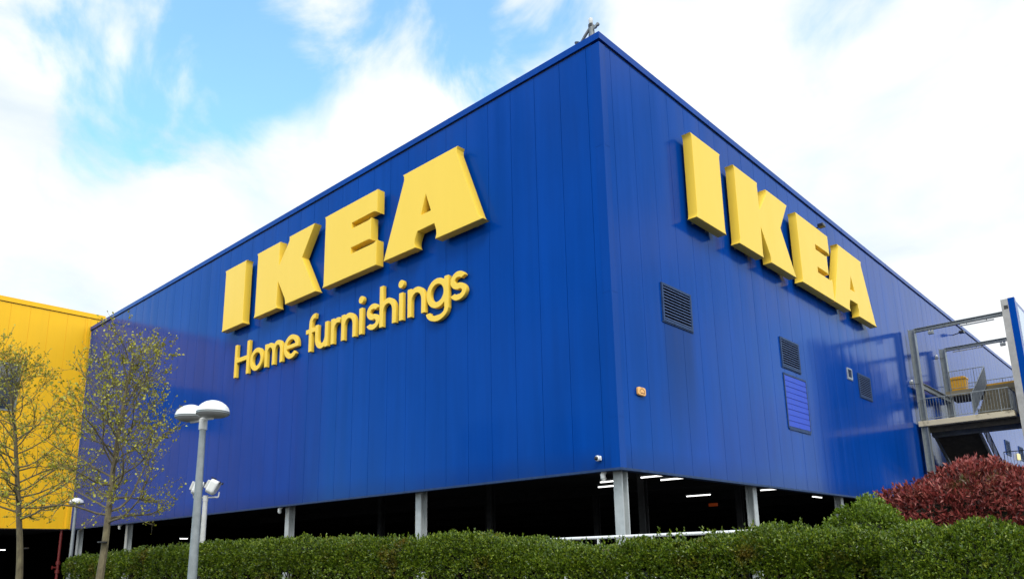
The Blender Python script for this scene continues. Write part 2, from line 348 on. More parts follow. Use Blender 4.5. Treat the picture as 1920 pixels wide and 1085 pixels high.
# vents
def vent(y0, y1, z0, z1, n=11, parent=store, fr=.07, m='vent_frame'):
    f = MB(); xo = .045
    f.box((-.012, y0, z0), (xo, y0 + fr, z1)); f.box((-.012, y1 - fr, z0), (xo, y1, z1))
    f.box((-.012, y0 + fr, z0), (xo + .003, y1 - fr, z0 + fr)); f.box((-.012, y0 + fr, z1 - fr), (xo + .003, y1 - fr, z1))
    f.box((-.008, y0 - .03, z0 - .03), (.03, y1 + .03, z0 - .0005))
    fo = f.build('vent', M[m], parent)
    b = MB().box((.004, y0 + fr, z0 + fr), (.008, y1 - fr, z1 - fr)); b.build('opening', M['dark'], fo)  # near-black sheet standing in for the shade behind the slats
    s = MB(); h = z1 - z0 - 2 * fr
    for i in range(n):
        z = z0 + fr + h * (i + .25) / n
        s.box((.016, y0 + fr, z + h / n * .1), (.034, y1 - fr, z + h / n * .34))
    s.build('slat', M['slat'], fo)
    return fo
vent(2.3, 3.85, 7.74, 8.82); vent(9.77, 11.3, 7.78, 8.83); vent(17.27, 18.74, 7.81, 8.8)
v = vent(16.05, 16.58, 8.38, 8.82, 6, fr=.05, m='pale_frame')
vent(45.7, 47.2, 7.85, 8.85); vent(50.4, 51.9, 7.85, 8.85)
ap = MB(); y0, y1, z0, z1 = 9.78, 11.68, 5.70, 7.58; fr = .06
ap.box((-.012, y0, z0), (.03, y0 + fr, z1)); ap.box((-.012, y1 - fr, z0), (.03, y1, z1)); ap.box((-.012, y0 + fr, z0 - .05), (.035, y1 - fr, z0 + fr)); ap.box((-.012, y0 + fr, z1 - fr), (.033, y1 - fr, z1))
apo = ap.build('access_panel', M['vent_frame'], store)
pl = MB(); n = 9
for i in range(n):
    h = (z1 - z0 - 2 * fr) / n; zz = z0 + fr + i * h; pl.box((.004, y0 + fr + .001, zz + .012), (.024 + .003 * (i % 2), y1 - fr - .001, zz + h - .012))
pl.box((.003, y0 + fr, z0 + fr), (.008, y1 - fr, z1 - fr))
pl.build('plank', M['blue_panel'], apo)
ld = MB(); ld.box((0.01, 49.2, 7.75), (.14, 49.75, 8.2)); 
tag(ld.build('wall_lamp', M['glow'], None, bevel=.02, loc=(.01, 49.45, 7.75)), 'square yellow bulkhead lamp on the far blue wall below the outside stair', 'wall lamp')

# ------------------------------------------------------------------ big letters
LET = dict(
    I=[[(0, 2.68), (.035, 2.64), (.06, 2.58), (.07, 2.5), (.06, .18), (.05, .1), (.03, .04), (0, 0), (1.80, 0), (1.77, .04), (1.75, .1), (1.74, .18), (1.75, 2.5), (1.76, 2.58), (1.785, 2.64), (1.82, 2.68)]],
    K=[[(.02, 2.68), (.06, 2.63), (.085, 2.56), (.09, 2.46), (.08, .2), (.065, .1), (.04, .04), (0, 0), (1.75, 0), (1.715, .05), (1.695, .12), (1.69, .2), (1.72, 1.08), (2.25, .27), (2.29, .16), (2.31, .08), (2.30, 0), (4.37, 0), (4.31, .04), (4.26, .1), (3.36, 1.57), (4.13, 2.68), (2.40, 2.68), (2.42, 2.63), (2.42, 2.56), (2.40, 2.5), (1.745, 1.72), (1.73, 2.46), (1.735, 2.58), (1.76, 2.68)]],
    E=[[(.01, 2.68), (.045, 2.63), (.065, 2.57), (.07, 2.48), (.07, .18), (.06, .1), (.035, .04), (0, 0), (3.09, 0), (3.09, .88), (3.02, .835), (2.94, .81), (2.86, .80), (1.66, .80), (1.66, 1.02), (2.58, 1.025), (2.68, 1.015), (2.77, .985), (2.77, 1.77), (2.70, 1.735), (2.6, 1.72), (1.67, 1.72), (1.67, 1.93), (2.84, 1.94), (2.97, 1.92), (3.09, 1.86), (3.09, 2.68)]],
    A=[[(.93, 2.68), (.975, 2.64), (.995, 2.58), (1.0, 2.51), (.985, 2.44), (.07, .16), (.045, .08), (0, 0), (1.60, 0), (1.555, .08), (1.54, .16), (1.56, .29), (1.68, .51), (2.46, .52), (2.545, .28), (2.555, .16), (2.53, .08), (2.51, 0), (4.54, 0), (4.45, .05), (4.385, .12), (4.345, .2), (3.48, 2.42), (3.46, 2.5), (3.465, 2.6), (3.51, 2.68)], [(2.06, 1.63), (2.30, 1.0), (1.84, 1.0)]])
def curve_mesh(loops, depth, bevel):
    c = bpy.data.curves.new('outline', 'CURVE'); c.dimensions = '2D'; c.fill_mode = 'BOTH'; c.extrude = depth / 2 - bevel; c.bevel_depth = bevel; c.bevel_resolution = 1; c.offset = -bevel
    for lp in loops:
        s = c.splines.new('POLY'); s.points.add(len(lp) - 1); s.use_cyclic_u = True
        for q, (x, z) in zip(s.points, lp): q.co = (x, z, 0, 1)
    o = bpy.data.objects.new('outline', c); COL.objects.link(o)
    dg = bpy.context.evaluated_depsgraph_get(); me = bpy.data.meshes.new_from_object(o.evaluated_get(dg)); bpy.data.objects.remove(o); bpy.data.curves.remove(c)
    me.polygons.foreach_set('use_smooth', [True] * len(me.polygons)); me.set_sharp_from_angle(angle=R(24))
    return me
FACE_L = Matrix(((1, 0, 0), (0, 0, -1), (0, 1, 0)))          # letter x -> world x, letter depth -> -y
FACE_R = Matrix(((0, 0, 1), (1, 0, 0), (0, 1, 0)))           # letter x -> world y, letter depth -> +x
def place_letter(name, me, F, x0, z0, mid, label, cat, group, m, left):
    me = me.copy(); me.name = name; me.materials.clear(); me.materials.append(m)
    o = bpy.data.objects.new(name, me); COL.objects.link(o)
    o.matrix_world = Matrix.Translation((x0, -mid, z0) if left else (mid, x0, z0)) @ F.to_4x4()
    return tag(o, label, cat, group)
def child_local(o, mb, name, m):
    me = bpy.data.meshes.new(name); me.from_pydata([tuple(v) for v in mb.v], [], mb.f); me.materials.append(m)
    c = bpy.data.objects.new(name, me); COL.objects.link(c); c.parent = o; return c
for left, starts, group in ((True, dict(I=-19.34, K=-16.72, E=-11.96, A=-8.49), 'big sign letters on the wall with the slogan'), (False, dict(I=3.84, K=6.48, E=11.33, A=14.44), 'big sign letters on the wall with the vents')):
    for k, x0 in starts.items():
        loops = LET[k]
        if not left and k == 'A': loops = [[(x * 1.075, z) for x, z in lp] for lp in loops]
        me = curve_mesh(loops, .30, .012)
        o = place_letter('sign_letter', me, FACE_L if left else FACE_R, x0, 11.09, .27, 'huge yellow capital letter %s of the sign %s' % (k, 'above the slogan' if left else 'above the wall vents'), 'sign letter', group, M['letter'], left)
        sp = MB(); rr = random.Random(k)
        pts = loops[0]
        for i in range(len(pts)):       # bird spikes along every top edge
            a, b = Vector(pts[i]), Vector(pts[(i + 1) % len(pts)])
            if abs(a.y - b.y) < .06 and a.x - b.x > .5 or (abs(a.y - b.y) < .06 and abs(a.x - b.x) > .5 and a.y < 2 and a.y > .5 and (a.y in (.80, 1.72))):
                n = int((a - b).length / .055)
                for j in range(n):
                    t = a.lerp(b, (j + .5) / n); h = rr.uniform(.07, .11)
                    for dz, lean in ((.05, .03), (-.05, -.03)):
                        q = rr.uniform(-.02, .02)
                        sp.add([(t.x - .003, t.y, dz), (t.x + .003, t.y, dz), (t.x + q, t.y + h, dz + lean), (t.x, t.y, dz + .005)], [(0, 1, 2), (1, 3, 2), (3, 0, 2)])
        child_local(o, sp, 'bird_spikes', M['steel_dark'])['kind'] = 'stuff'
        for bx in dict(I=(.5, 1.3), K=(.5, 1.25, 2.9, 3.7), E=(.5, 2.4), A=(.6, 1.2, 2.9, 3.9))[k]:
            child_local(o, MB().box((bx - .04, .05, -.272), (bx + .04, .10, -.149)), 'bracket', M['steel_dark'])

# ------------------------------------------------------------------ slogan letters (stroked shapes, outlined by marching squares)
SW = .188
def sd_box(X, Z, x0, z0, x1, z1):
    dx = np.abs(X - (x0 + x1) / 2) - (x1 - x0) / 2; dz = np.abs(Z - (z0 + z1) / 2) - (z1 - z0) / 2
    return np.minimum(np.maximum(dx, dz), 0) + np.hypot(np.maximum(dx, 0), np.maximum(dz, 0))
def sd_arc(X, Z, cx, cz, rx, rz, a0, a1, w=SW):
    """ring sector from angle a0 to a1 (degrees, anticlockwise) with cut ends; rx, rz are centre-line radii"""
    k = rz / rx; x = X - cx; z = (Z - cz) / k
    r_ = np.hypot(x, z); th = np.arctan2(z, x)
    # local scale keeps the stroke width even
    sc = np.sqrt((np.cos(th)) ** 2 + (k * np.sin(th)) ** 2)
    d = np.abs(r_ - rx) * sc - w / 2
    if a1 - a0 >= 360: return d
    mid = R((a0 + a1) / 2); half = R((a1 - a0) / 2)
    dth = np.abs((th - mid + np.pi) % (2 * np.pi) - np.pi) - half
    return np.maximum(d, dth * rx)
X9, CAPH = .92, 1.38
def glyph(ch):
    s = SW; h = X9
    def stem(x, z0, z1): return lambda X, Z: sd_box(X, Z, x, z0, x + s, z1)
    def arc(*a): return lambda X, Z: sd_arc(X, Z, *a)
    def arch(x0, w, z=h, up=True):
        rx = (w - s) / 2; rz = min(.36, rx * 1.1); cx = x0 + w / 2
        if up: cz = z - rz - s / 2; return [arc(cx, cz, rx, rz, -2, 182), stem(x0 + w - s, 0, cz)], cz
        cz = rz + s / 2 - .01; return [arc(cx, cz, rx, rz, 178, 362), stem(x0, cz, h)], cz
    if ch == 'H': P = [stem(0, 0, CAPH), stem(1.17 - s, 0, CAPH), lambda X, Z: sd_box(X, Z, .1, .60, 1.07, .60 + s)]
    elif ch == 'o': P = [arc(.5, .465, .40, .37, 0, 360)]
    elif ch == 'm': P = [stem(0, 0, h)] + arch(0, .74)[0] + arch(.56, .74)[0]
    elif ch == 'n': P = [stem(0, 0, h)] + arch(0, .84)[0]
    elif ch == 'h': P = [stem(0, 0, 1.40)] + arch(0, .84)[0]
    elif ch == 'u': P = [stem(.80 - s, 0, h)] + arch(0, .80, up=False)[0]
    elif ch == 'r': P = [stem(0, 0, h), arc(.40, .50, .295, .315, 58, 182)]
    elif ch == 'i': P = [stem(0, 0, h), lambda X, Z: np.hypot(X - s / 2, Z - 1.21) - .135]
    elif ch == 'e': P = [arc(.5, .465, .40, .37, 0, 318), lambda X, Z: sd_box(X, Z, .12, .40, .99, .40 + s * .8)]
    elif ch == 'f': P = [stem(.2, 0, 1.08), arc(.2 + s / 2 + .25, 1.06, .25, .24, 78, 182), lambda X, Z: sd_box(X, Z, 0, .70, .60, .70 + s * .9)]
    elif ch == 'g': P = [arc(.49, .475, .385, .375, 0, 360), stem(1.0 - s, -.10, h), arc(.49, -.08, .4075, .235, 182, 362)]
    elif ch == 's': P = [arc(.36, .635, .235, .185, 22, 272), arc(.36, .285, .255, .175, -158, 92)]
    xs = np.arange(-.15, 1.75, .0125); zs = np.arange(-.55, 1.6, .0125); X, Z = np.meshgrid(xs, zs, indexing='ij')
    D = np.minimum.reduce([f_(X, Z) for f_ in P])
    return contour(D, xs, zs)
def contour(D, xs, zs):
    nx, nz = D.shape; seg = {}
    ins = D < 0
    def pt(i, j, k, l):
        a, b = D[i, j], D[k, l]; t = a / (a - b); return (xs[i] + (xs[k] - xs[i]) * t, zs[j] + (zs[l] - zs[j]) * t)
    pts = {}
    act = np.argwhere(~((ins[:-1, :-1] == ins[1:, :-1]) & (ins[:-1, :-1] == ins[:-1, 1:]) & (ins[:-1, :-1] == ins[1:, 1:])))
    for i, j in act:
        c = [(i, j), (i + 1, j), (i + 1, j + 1), (i, j + 1)]; cr = []
        for q in range(4):
            a, b = c[q], c[(q + 1) % 4]
            if ins[a] != ins[b]:
                key = (min(a, b), max(a, b)); pts[key] = pt(*key[0], *key[1]); cr.append((key, ins[a]))
        ent = [k for k, f_ in cr if f_]; ext = [k for k, f_ in cr if not f_]     # leaving inside / entering inside
        if len(ent) == 1: seg[ent[0]] = ext[0]
        elif len(ent) == 2: seg[ent[0]] = ext[0] if ext[0] != ent[1] else ext[1]; seg[ent[1]] = ext[1]
    loops = []
    while seg:
        k0 = next(iter(seg)); k = k0; lp = []
        while k in seg:
            lp.append(pts[k]); k = seg.pop(k)
        if len(lp) > 8: loops.append(simplify(lp, .0028))
    return loops
def simplify(lp, eps):
    a = np.array(lp); i0 = int(np.argmin(a.sum(1))); a = np.roll(a, -i0, 0); far = int(np.argmax(np.hypot(*(a - a[0]).T)))
    def dp(s, e):
        if e <= s + 1: return [s]
        d = a[e % len(a)] - a[s]; n = np.hypot(*d) or 1; q = a[s + 1:e] - a[s]; dist = np.abs(d[0] * q[:, 1] - d[1] * q[:, 0]) / n
        k = int(np.argmax(dist))
        if dist[k] < eps: return [s]
        return dp(s, s + 1 + k) + dp(s + 1 + k, e)
    idx = dp(0, far) + dp(far, len(a)); return [tuple(a[i]) for i in idx]
SLOGAN = [('H', -18.56, 'capital letter H starting the slogan'), ('o', -17.29, 'round letter o of the slogan'), ('m', -16.17, 'letter m of the slogan'), ('e', -14.79, 'letter e of the slogan'),
          ('f', -13.31, 'letter f of the slogan'), ('u', -12.71, 'letter u of the slogan'), ('r', -11.73, 'letter r of the slogan'), ('n', -11.11, 'letter n between r and i in the slogan'),
          ('i', -10.09, 'dotted letter i between n and s in the slogan'), ('s', -9.70, 'letter s between i and h in the slogan'), ('h', -8.99, 'tall letter h of the slogan'), ('i', -7.99, 'dotted letter i between h and n in the slogan'),
          ('n', -7.57, 'letter n between i and g in the slogan'), ('g', -6.68, 'letter g with a tail below the slogan line'), ('s', -5.63, 'letter s ending the slogan')]
GC = {}
for ch, x0, lab in SLOGAN:
    if ch not in GC: GC[ch] = curve_mesh(glyph(ch), .13, .012)
    place_letter('slogan_letter', GC[ch], FACE_L, x0, 9.02, .095, 'small yellow ' + lab, 'sign letter', 'small letters of the slogan', M['letter_small'], True)

# ------------------------------------------------------------------ yellow building
yb = empty('yellow_building', (XL - 4, -6, 0), 'yellow panel-clad block meeting the blue store at the left with a dark window', 'building')
YE = -15.0; ZY = 16.0
w = clad(YE, .62, -.36, .93, ZB, ZY - .3, lambda t, o, z: (XL + o, t, z))
# leave the window opening: panels split in three bands
def yband(a, b, z0, z1): return clad(a, b, -.36, .93, z0, z1, lambda t, o, z: (XL + o, t, z))
WY0, WY1, WZ0, WZ1 = -8.6, -3.27, 9.8, 12.42
w = MB()
for a, b, z0, z1 in ((YE, .62, WZ1, ZY - .3), (YE, .0, ZB, WZ0), (YE, WY0, WZ0, WZ1), (WY1, .0, WZ0, WZ1)):
    q = yband(a, b, z0, z1); w.add(q.v, q.f)
wy = w.build('wall', M['yellow'], yb, smooth=True); wy.data.set_sharp_from_angle(angle=R(20))
ys = MB(); ys.box((XL - 12, .62, ZT - .7), (XL - .03, .65, ZY - .3)); ys.build('wall', M['yellow'], yb); ys = MB(); ys.box((XL - 12, YE - .03, ZB), (XL - .03, YE, ZY - .3))
ys.build('wall', M['yellow'], yb)
MB().box((XL - 12, YE - .06, ZY - .26), (XL + .06, .68, ZY)).build('coping', M['yellow'], yb)
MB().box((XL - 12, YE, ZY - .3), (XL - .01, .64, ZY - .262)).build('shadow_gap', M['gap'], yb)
MB().box((XL - 12, YE, ZB - .05), (XL + .02, .0, ZB - .002)).build('soffit', M['soffit'], yb)
t = MB(); t.box((XL + .001, -.24, ZB + .02), (XL + .03, -.10, ZY - .32)); t.build('corner_trim', M['yellow'], yb)
wf = MB(); f_ = .09
wf.box((XL - .10, WY1 - f_, WZ0), (XL + .03, WY1, WZ1)); wf.box((XL - .10, WY0, WZ0), (XL + .03, WY0 + f_, WZ1)); wf.box((XL - .10, WY0 + f_, WZ0), (XL + .033, WY1 - f_, WZ0 + f_)); wf.box((XL - .10, WY0 + f_, WZ1 - f_), (XL + .033, WY1 - f_, WZ1))
wf.box((XL - .1, -5.1, WZ0 + f_), (XL + .02, -5.03, WZ1 - f_)); wf.box((XL - .1, -6.9, WZ0 + f_), (XL + .02, -6.83, WZ1 - f_))
wfo = wf.build('window', M['galv'], yb)
MB().box((XL - .08, WY0 + f_, WZ0 + f_), (XL - .05, WY1 - f_, WZ1 - f_)).build('pane', M['glass'], wfo)
hd = MB().box((XL + .002, WY0 - .06, WZ1 + .003), (XL + .07, WY1 + .06, WZ1 + .1)); hd.build('drip_flashing', M['yellow'], wfo)
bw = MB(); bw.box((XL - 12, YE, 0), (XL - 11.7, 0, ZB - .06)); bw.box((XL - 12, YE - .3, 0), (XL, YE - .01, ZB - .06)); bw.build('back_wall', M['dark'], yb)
for y in (-7.3, -14.6): hcol(XL - .4, y, 'x', z1=ZB - .052).build('column', M['steel'], yb)
PX, PY = XL - .15, -.36
pp = empty('standpipe', (PX, PY, 0), 'dark red vertical pipe with valves beside the grey column under the yellow wall', 'pipe')
MB().tube([(PX, PY, 0), (PX, PY, 3.64)], .07, 10).build('pipe', M['red'], pp, smooth=True)
for z in (.9, 1.45, 1.9): MB().lathe([(.075, -.09), (.115, -.08), (.115, .08), (.075, .09)], (PX, PY, z), 12).build('flange', M['red'], pp, smooth=True)
q = MB().tube([(PX, PY, 1.66), (PX + .05, PY - .3, 1.66)], .045, 8).lathe([(.03, 0), (.10, .01), (.10, .03), (.03, .04)], (PX + .05, PY - .26, 1.66), 12, Matrix.Rotation(R(90), 3, 'X')); q.build('valve', M['red'], pp, smooth=True)

# ------------------------------------------------------------------ things on and under the store
def strip(x0, y0, z, dirv, ln, label):
    a = math.atan2(dirv[1], dirv[0])
    o = empty('strip_light', (x0, y0, z), label, 'strip light', 'lit tube lights under the store'); o.rotation_euler = (0, 0, a)
    b = MB().prism([(-.05, .09), (.05, .09), (.035, .03), (-.035, .03)], 'x', 0, ln); child_local(o, b, 'housing', M['rim'])
    t_ = MB().tube([(.02, 0, 0), (ln - .02, 0, 0)], .024, 8); child_local(o, t_, 'tube', M['tube']); return o
def at(u, v, z):
    d = _f + _r2 * ((u - 960) / 1423.3) - _u2 * ((v - 720) / 1423.3); t_ = (z - CAM.z) / d.z; return CAM + d * t_
STRIPS = [(-5.7, 7.0, 1.15, 'lit tube light left of the corner column, the upper of two'), (-6.9, 8.5, 1.3, 'lit tube light ending at the left edge of the corner column'),
          (-3.9, 6.8, 1.2, 'lit tube light right of the corner column close under the blue edge'), (-3.95, 8.1, 1.25, 'lit tube light right of the corner column, just below another tube'),
          (-7.3, 15.6, 1.2, 'lit tube light alone and lowest between the two bright columns'), (-3.75, 15.4, .95, 'lit tube light touching the right hand bright column'), ]
for x, y, ln, lab in STRIPS: strip(x, y, 4.2, (1, 0.02), ln, lab)
strip(-3.85, 21.1, 4.2, (0, 1), 1.15, 'lit tube light half hidden behind the tall green shrub')
strip(-31.5, 3.9, 3.05, (.1, 1), .45, 'lit tube light above the hedge between lamp posts and trees')
strip(-44.2, -1.35, 2.75, (.1, 1), .42, 'lit tube light in the dark below the yellow wall')
ex = MB().box((-4.25, 11.9, 3.45), (-3.88, 11.96, 3.57)); tag(ex.build('hanging_sign', M['amber'], None, bevel=.02, loc=(-4, 11.93, 3.42)), 'dim orange lit sign hanging in the dark car park', 'sign')
# dome camera by the corner
cc = empty('security_camera', (-.56, -.03, 3.95), 'white dome security camera on the blue wall beside the store corner', 'security camera')
MB().box((-.50, -.012, 3.895), (-.61, -.06, 4.01)).build('bracket', M['white'], cc, bevel=.02)
fr_ = Matrix.Rotation(R(90), 3, 'X'); sc_ = lambda pr: [(a * .62, b * .62) for a, b in pr]
MB().lathe(sc_([(.0, -.02), (.10, -.02), (.115, .05), (.105, .10), (.085, .13)]), (-.57, -.06, 3.95), 22, fr_).build('housing', M['white'], cc, smooth=True)
MB().lathe(sc_([(.08, .128), (.078, .15), (.06, .185), (.03, .2), (.001, .205)]), (-.573, -.06, 3.947), 20, fr_).build('lens_dome', M['black'], cc, smooth=True)
# alarm box
al = empty('alarm_box', (.016, 1.0, 5.5), 'orange alarm sounder box low on the blue wall near the corner', 'alarm box')
poly = []
for cx, cz, a in ((1.12, 5.67, 0), (.89, 5.67, 90), (.89, 5.57, 180), (1.12, 5.57, 270)):
    for k in range(4): poly.append((cx + .055 * math.cos(R(a + k * 30)), cz + .055 * math.sin(R(a + k * 30))))
b = MB(); b.v = []; n = len(poly)
b.add([(.016, y, z) for y, z in poly] + [(.06, y, z) for y, z in poly] + [(.075, 1.005 + (y - 1.005) * .9, 5.62 + (z - 5.62) * .86) for y, z in poly],
      [tuple(range(n)), tuple(range(2 * n, 3 * n))[::-1]] + [(i, (i + 1) % n, n + (i + 1) % n, n + i) for i in range(n)] + [(n + i, n + (i + 1) % n, 2 * n + (i + 1) % n, 2 * n + i) for i in range(n)])
b.build('case', M['orange'], al)
lg = MB()
for (ya, za), (yb_, zb_) in (((.90, 5.64), (1.0, 5.70)), ((1.0, 5.70), (1.10, 5.64)), ((.90, 5.57), (.90, 5.64)), ((1.10, 5.57), (1.10, 5.64))):
    lg.tube([(.076, ya, za), (.076, yb_, zb_)], .006, 5)
lg.box((.070, .93, 5.565), (.079, 1.09, 5.585))
lg.build('emblem', M['brown'], al)
# white fittings at column heads
for (x, lab) in ((-.58, 'white rounded pipe elbow at the head of the corner column'), (-14.98, 'white rounded pipe elbow at the head of the column right of the lamp posts'), (-29.7, 'white rounded pipe elbow at the head of the column behind the right tree')):
    pe = empty('pipe_elbow', (x, .2, 3.6), lab, 'pipe fitting', 'pipe elbows at the column heads')
    MB().tube([(x, .20, 3.66), (x, .14, 3.63), (x, .10, 3.57), (x + .02, .10, 3.46), (x + .025, .10, 3.42)], [.055, .062, .065, .06, .035], 12).build('elbow', M['offwhite'], pe, smooth=True)
    MB().lathe([(.066, -.015), (.072, -.01), (.072, .01), (.066, .015)], (x + .015, .10, 3.49), 12).build('collar', M['steel'], pe, smooth=True)
# rail in front of the corner column
gl = empty('guard_rail', (.3, -1.0, 0), 'pale metal guard rail in front of the corner column behind the hedge', 'guard rail')
MB().tube([(-2.2, -1, 2.09), (3.6, -1, 2.1)], .035, 10).build('rail', M['white'], gl, smooth=True)
for x in (-2.1, -.92, .02, 1.4, 2.8): MB().tube([(x, -1, 0), (x, -1, 2.06)], .03, 8).build('post', M['white'], gl, smooth=True)
MB().tube([(-.55, -1, 1.96), (-.1, -1, 1.6)], .02, 6).tube([(-2.0, -1, 1.45), (3.5, -1, 1.46)], .025, 8).build('brace', M['white'], gl, smooth=True)
# fitting on the roof corner
rf = empty('roof_fixture', (-.5, .4, ZT), 'small grey fixture with a slanted arm standing on the roof corner', 'roof fixture')
ZR = ZT + .13
MB().box((-.62, .3, ZT - .28), (-.36, .5, ZR + .04)).build('base', M['steel_dark'], rf)
MB().tube([(-.47, .4, ZR + .03), (-.48, .4, ZR + .45), (-.50, .4, ZR + .66)], [.085, .075, .055], 10).build('mast', M['steel_dark'], rf, smooth=True)
MB().lathe([(.05, 0), (.06, .02), (.06, .17), (.045, .19)], (-.50, .4, ZR + .63), 12).build('cap', M['offwhite'], rf, smooth=True)
MB().box((-.55, .33, ZR + .52), (-.44, .47, ZR + .62)).build('clamp', M['black'], rf, bevel=.01)
MB().tube([(-.50, .4, ZR + .56), (-.68, .37, ZR + .36), (-.86, .36, ZR + .18)], [.045, .045, .035], 8).build('arm', M['steel_dark'], rf, smooth=True)
MB().lathe([(.02, -.02), (.13, -.015), (.14, .01), (.06, .04), (.02, .045)], (-.9, .36, ZR + .20), 14, Matrix.Rotation(R(25), 3, 'Y')).tube([(-.88, .36, ZR + .2), (-.92, .36, ZT)], .03, 8).build('pad', M['steel_dark'], rf, smooth=True)
MB().tube([(-.62, .38, ZT), (-.55, .4, ZR + .4)], .025, 6).build('stay', M['black'], rf, smooth=True)
MB().tube([(-.44, .4, ZR + .42), (-.3, .4, ZR + .46)], .015, 6).lathe([(.02, -.04), (.05, -.03), (.05, .03), (.02, .04)], (-.33, .36, ZR + .44), 10, fr_).lathe([(.02, -.04), (.05, -.03), (.05, .03), (.02, .04)], (-.25, .36, ZR + .47), 10, fr_).build('sensor', M['galv'], rf, smooth=True)
# small dark lamps on the right wall
def arm_lamp(y, z, s, label):
    o = empty('arm_lamp', (0.01, y, z), label, 'wall lamp')
    MB().tube([(.0, y, z - .05), (.18 * s, y, z - .02), (.42 * s, y, z + .02)], .03 * s, 8).build('arm', M['black'], o, smooth=True)
    MB().box((.36 * s, y - .2 * s, z - .05 * s), (.62 * s, y + .12 * s, z + .1 * s)).build('head', M['black'], o, bevel=.03)
arm_lamp(13.9, 14.02, .9, 'small black lamp on a short arm above the letter E of the vent wall')
arm_lamp(35.3, 14.15, 1.0, 'small black lamp on a short arm high on the wall above the outside stair')
rv = empty('roof_ventilator', (-.6, 30.4, ZT), 'tiny pale ventilator cap poking above the far roof edge', 'roof ventilator')
MB().tube([(-.6, 30.4, ZT - .3), (-.6, 30.4, ZT + .4)], .09, 10).build('pipe', M['galv'], rv, smooth=True)
MB().lathe([(.22, -.02), (.26, 0), (.2, .1), (.05, .14)], (-.6, 30.4, ZT + .42), 14).build('cap', M['offwhite'], rv, smooth=True)

# ------------------------------------------------------------------ outside stair
st = empty('outside_stair', (2.3, 27.5, 0), 'grey steel and concrete escape stair with railings beside the blue wall', 'outside staircase')
YF, YB = 24.9, 30.5
def ibeam_x(x0, x1, y, z0, z1, w=.2):
    t_ = .022; return MB().box((x0, y - w / 2, z1 - t_), (x1, y + w / 2, z1)).box((x0, y - w / 2, z0), (x1, y + w / 2, z0 + t_)).box((x0, y - .012, z0 + t_), (x1, y + .012, z1 - t_))
for y in (YF, YB): hcol(.335, y + .13, 'x', 0, 12.19 if y == YF else 12.28, w=.3, d=.29, t=.03).build('post', M['galv'], st)
ibeam_x(.49, 4.2, YF + .13, 12.02, 12.2).build('beam', M['galv'], st); ibeam_x(.49, 4.2, YB + .13, 12.12, 12.29).build('beam', M['galv'], st)
MB().box((.30, YF + .3, 9.28), (.42, YB - .02, 9.5)).box((.24, YF + .3, 9.5005), (.48, YB - .02, 9.525)).build('beam', M['galv'], st)
MB().box((.3, YF + 1.4, 7.0), (4.15, YF + 1.6, 7.37)).build('beam', M['steel_dark'], st)
# landing
MB().box((.12, YF - .1, 7.38), (4.02, 27.0, 7.64)).build('landing', M['concrete'], st, bevel=.015)
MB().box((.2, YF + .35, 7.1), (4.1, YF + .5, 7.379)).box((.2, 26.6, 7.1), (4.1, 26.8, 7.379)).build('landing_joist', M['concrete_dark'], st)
MB().box((.2, YB, 9.62), (4.15, 33.0, 9.9)).build('landing', M['riser'], st)
MB().box((2.15, YB - .035, 9.86), (4.1, YB + .25, 9.99)).build('nosing', M['bin'], st)
def railing(path, zlo, zhi, gap, name='railing', m='galv', r_=.022, bal=.009):
    """path of points at deck level: rails follow it, balusters stand on it"""
    mb = MB(); P = [Vector(q) for q in path]
    for z in (zhi, zlo): mb.tube([q + Vector((0, 0, z)) for q in P], r_ if z == zhi else r_ * .8, 8)
    for a, b in zip(P[:-1], P[1:]):
        L_ = (b - a).length; n = max(1, int(L_ / gap))
        for i in range(n + 1):
            q = a.lerp(b, i / n); big = i % 9 == 0 or i == n
            mb.tube([q + Vector((0, 0, 0 if big else zlo)), q + Vector((0, 0, zhi))], .018 if big else bal, 6 if big else 4)
    return mb.build(name, M[m], st, smooth=True)
railing([(.25, YF, 7.64), (3.92, YF, 7.64), (3.92, 26.4, 7.64)], .1, 1.06, .12)
railing([(.5, YB + .05, 9.9), (2.15, YB + .05, 9.9)], .12, 1.06, .12)
railing([(.1, 32.9, 9.9), (4.1, 32.9, 9.9)], .1, .75, .13)
railing([(2.15, 26.5, 7.80), (2.15, YB, 9.90)], .1, 1.05, .09, bal=.012)
railing([(4.05, 26.5, 7.80), (4.05, YB, 9.90)], .1, 1.05, .12)
railing([(2.3, 31.2, 5.5), (4.15, 31.2, 5.5), (4.15, 34, 5.5)], .1, 1.0, .13, m='steel_dark')
def flight(x0, x1, y0, z0, y1, z1, n, name, m, soff=.16):
    pr = []; dy = (y1 - y0) / n; dz = (z1 - z0) / n
    for i in range(n): pr += [(y0 + dy * i, z0 + dz * i), (y0 + dy * i, z0 + dz * (i + 1))]
    pr += [(y1, z1), (y1, z1 - soff - abs(dz)), (y0, z0 - soff - abs(dz) * .2)]
    return MB().prism(pr, 'x', x0, x1).build(name, m, st)
flight(2.2, 4.02, 26.75, 7.64, YB - .04, 9.85, 13, 'stair_flight', M['riser'])
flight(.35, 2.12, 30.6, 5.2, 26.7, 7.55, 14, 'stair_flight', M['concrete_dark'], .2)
MB().prism([(26.6, 7.0), (26.6, 7.3), (30.6, 4.95), (30.6, 4.65)], 'x', 2.2, 2.26).build('stringer', M['steel_dark'], st)
MB().prism([(26.6, 7.05), (26.6, 7.3), (30.6, 4.95), (30.6, 4.7)], 'x', .28, .33).build('stringer', M['steel_dark'], st)
railing([(2.3, 26.7, 7.3), (2.3, 30.6, 4.95)], .1, .9, .13, m='steel_dark')
MB().box((.1, 30.7, 5.0), (4.15, 33, 5.2)).build('landing', M['concrete_dark'], st)
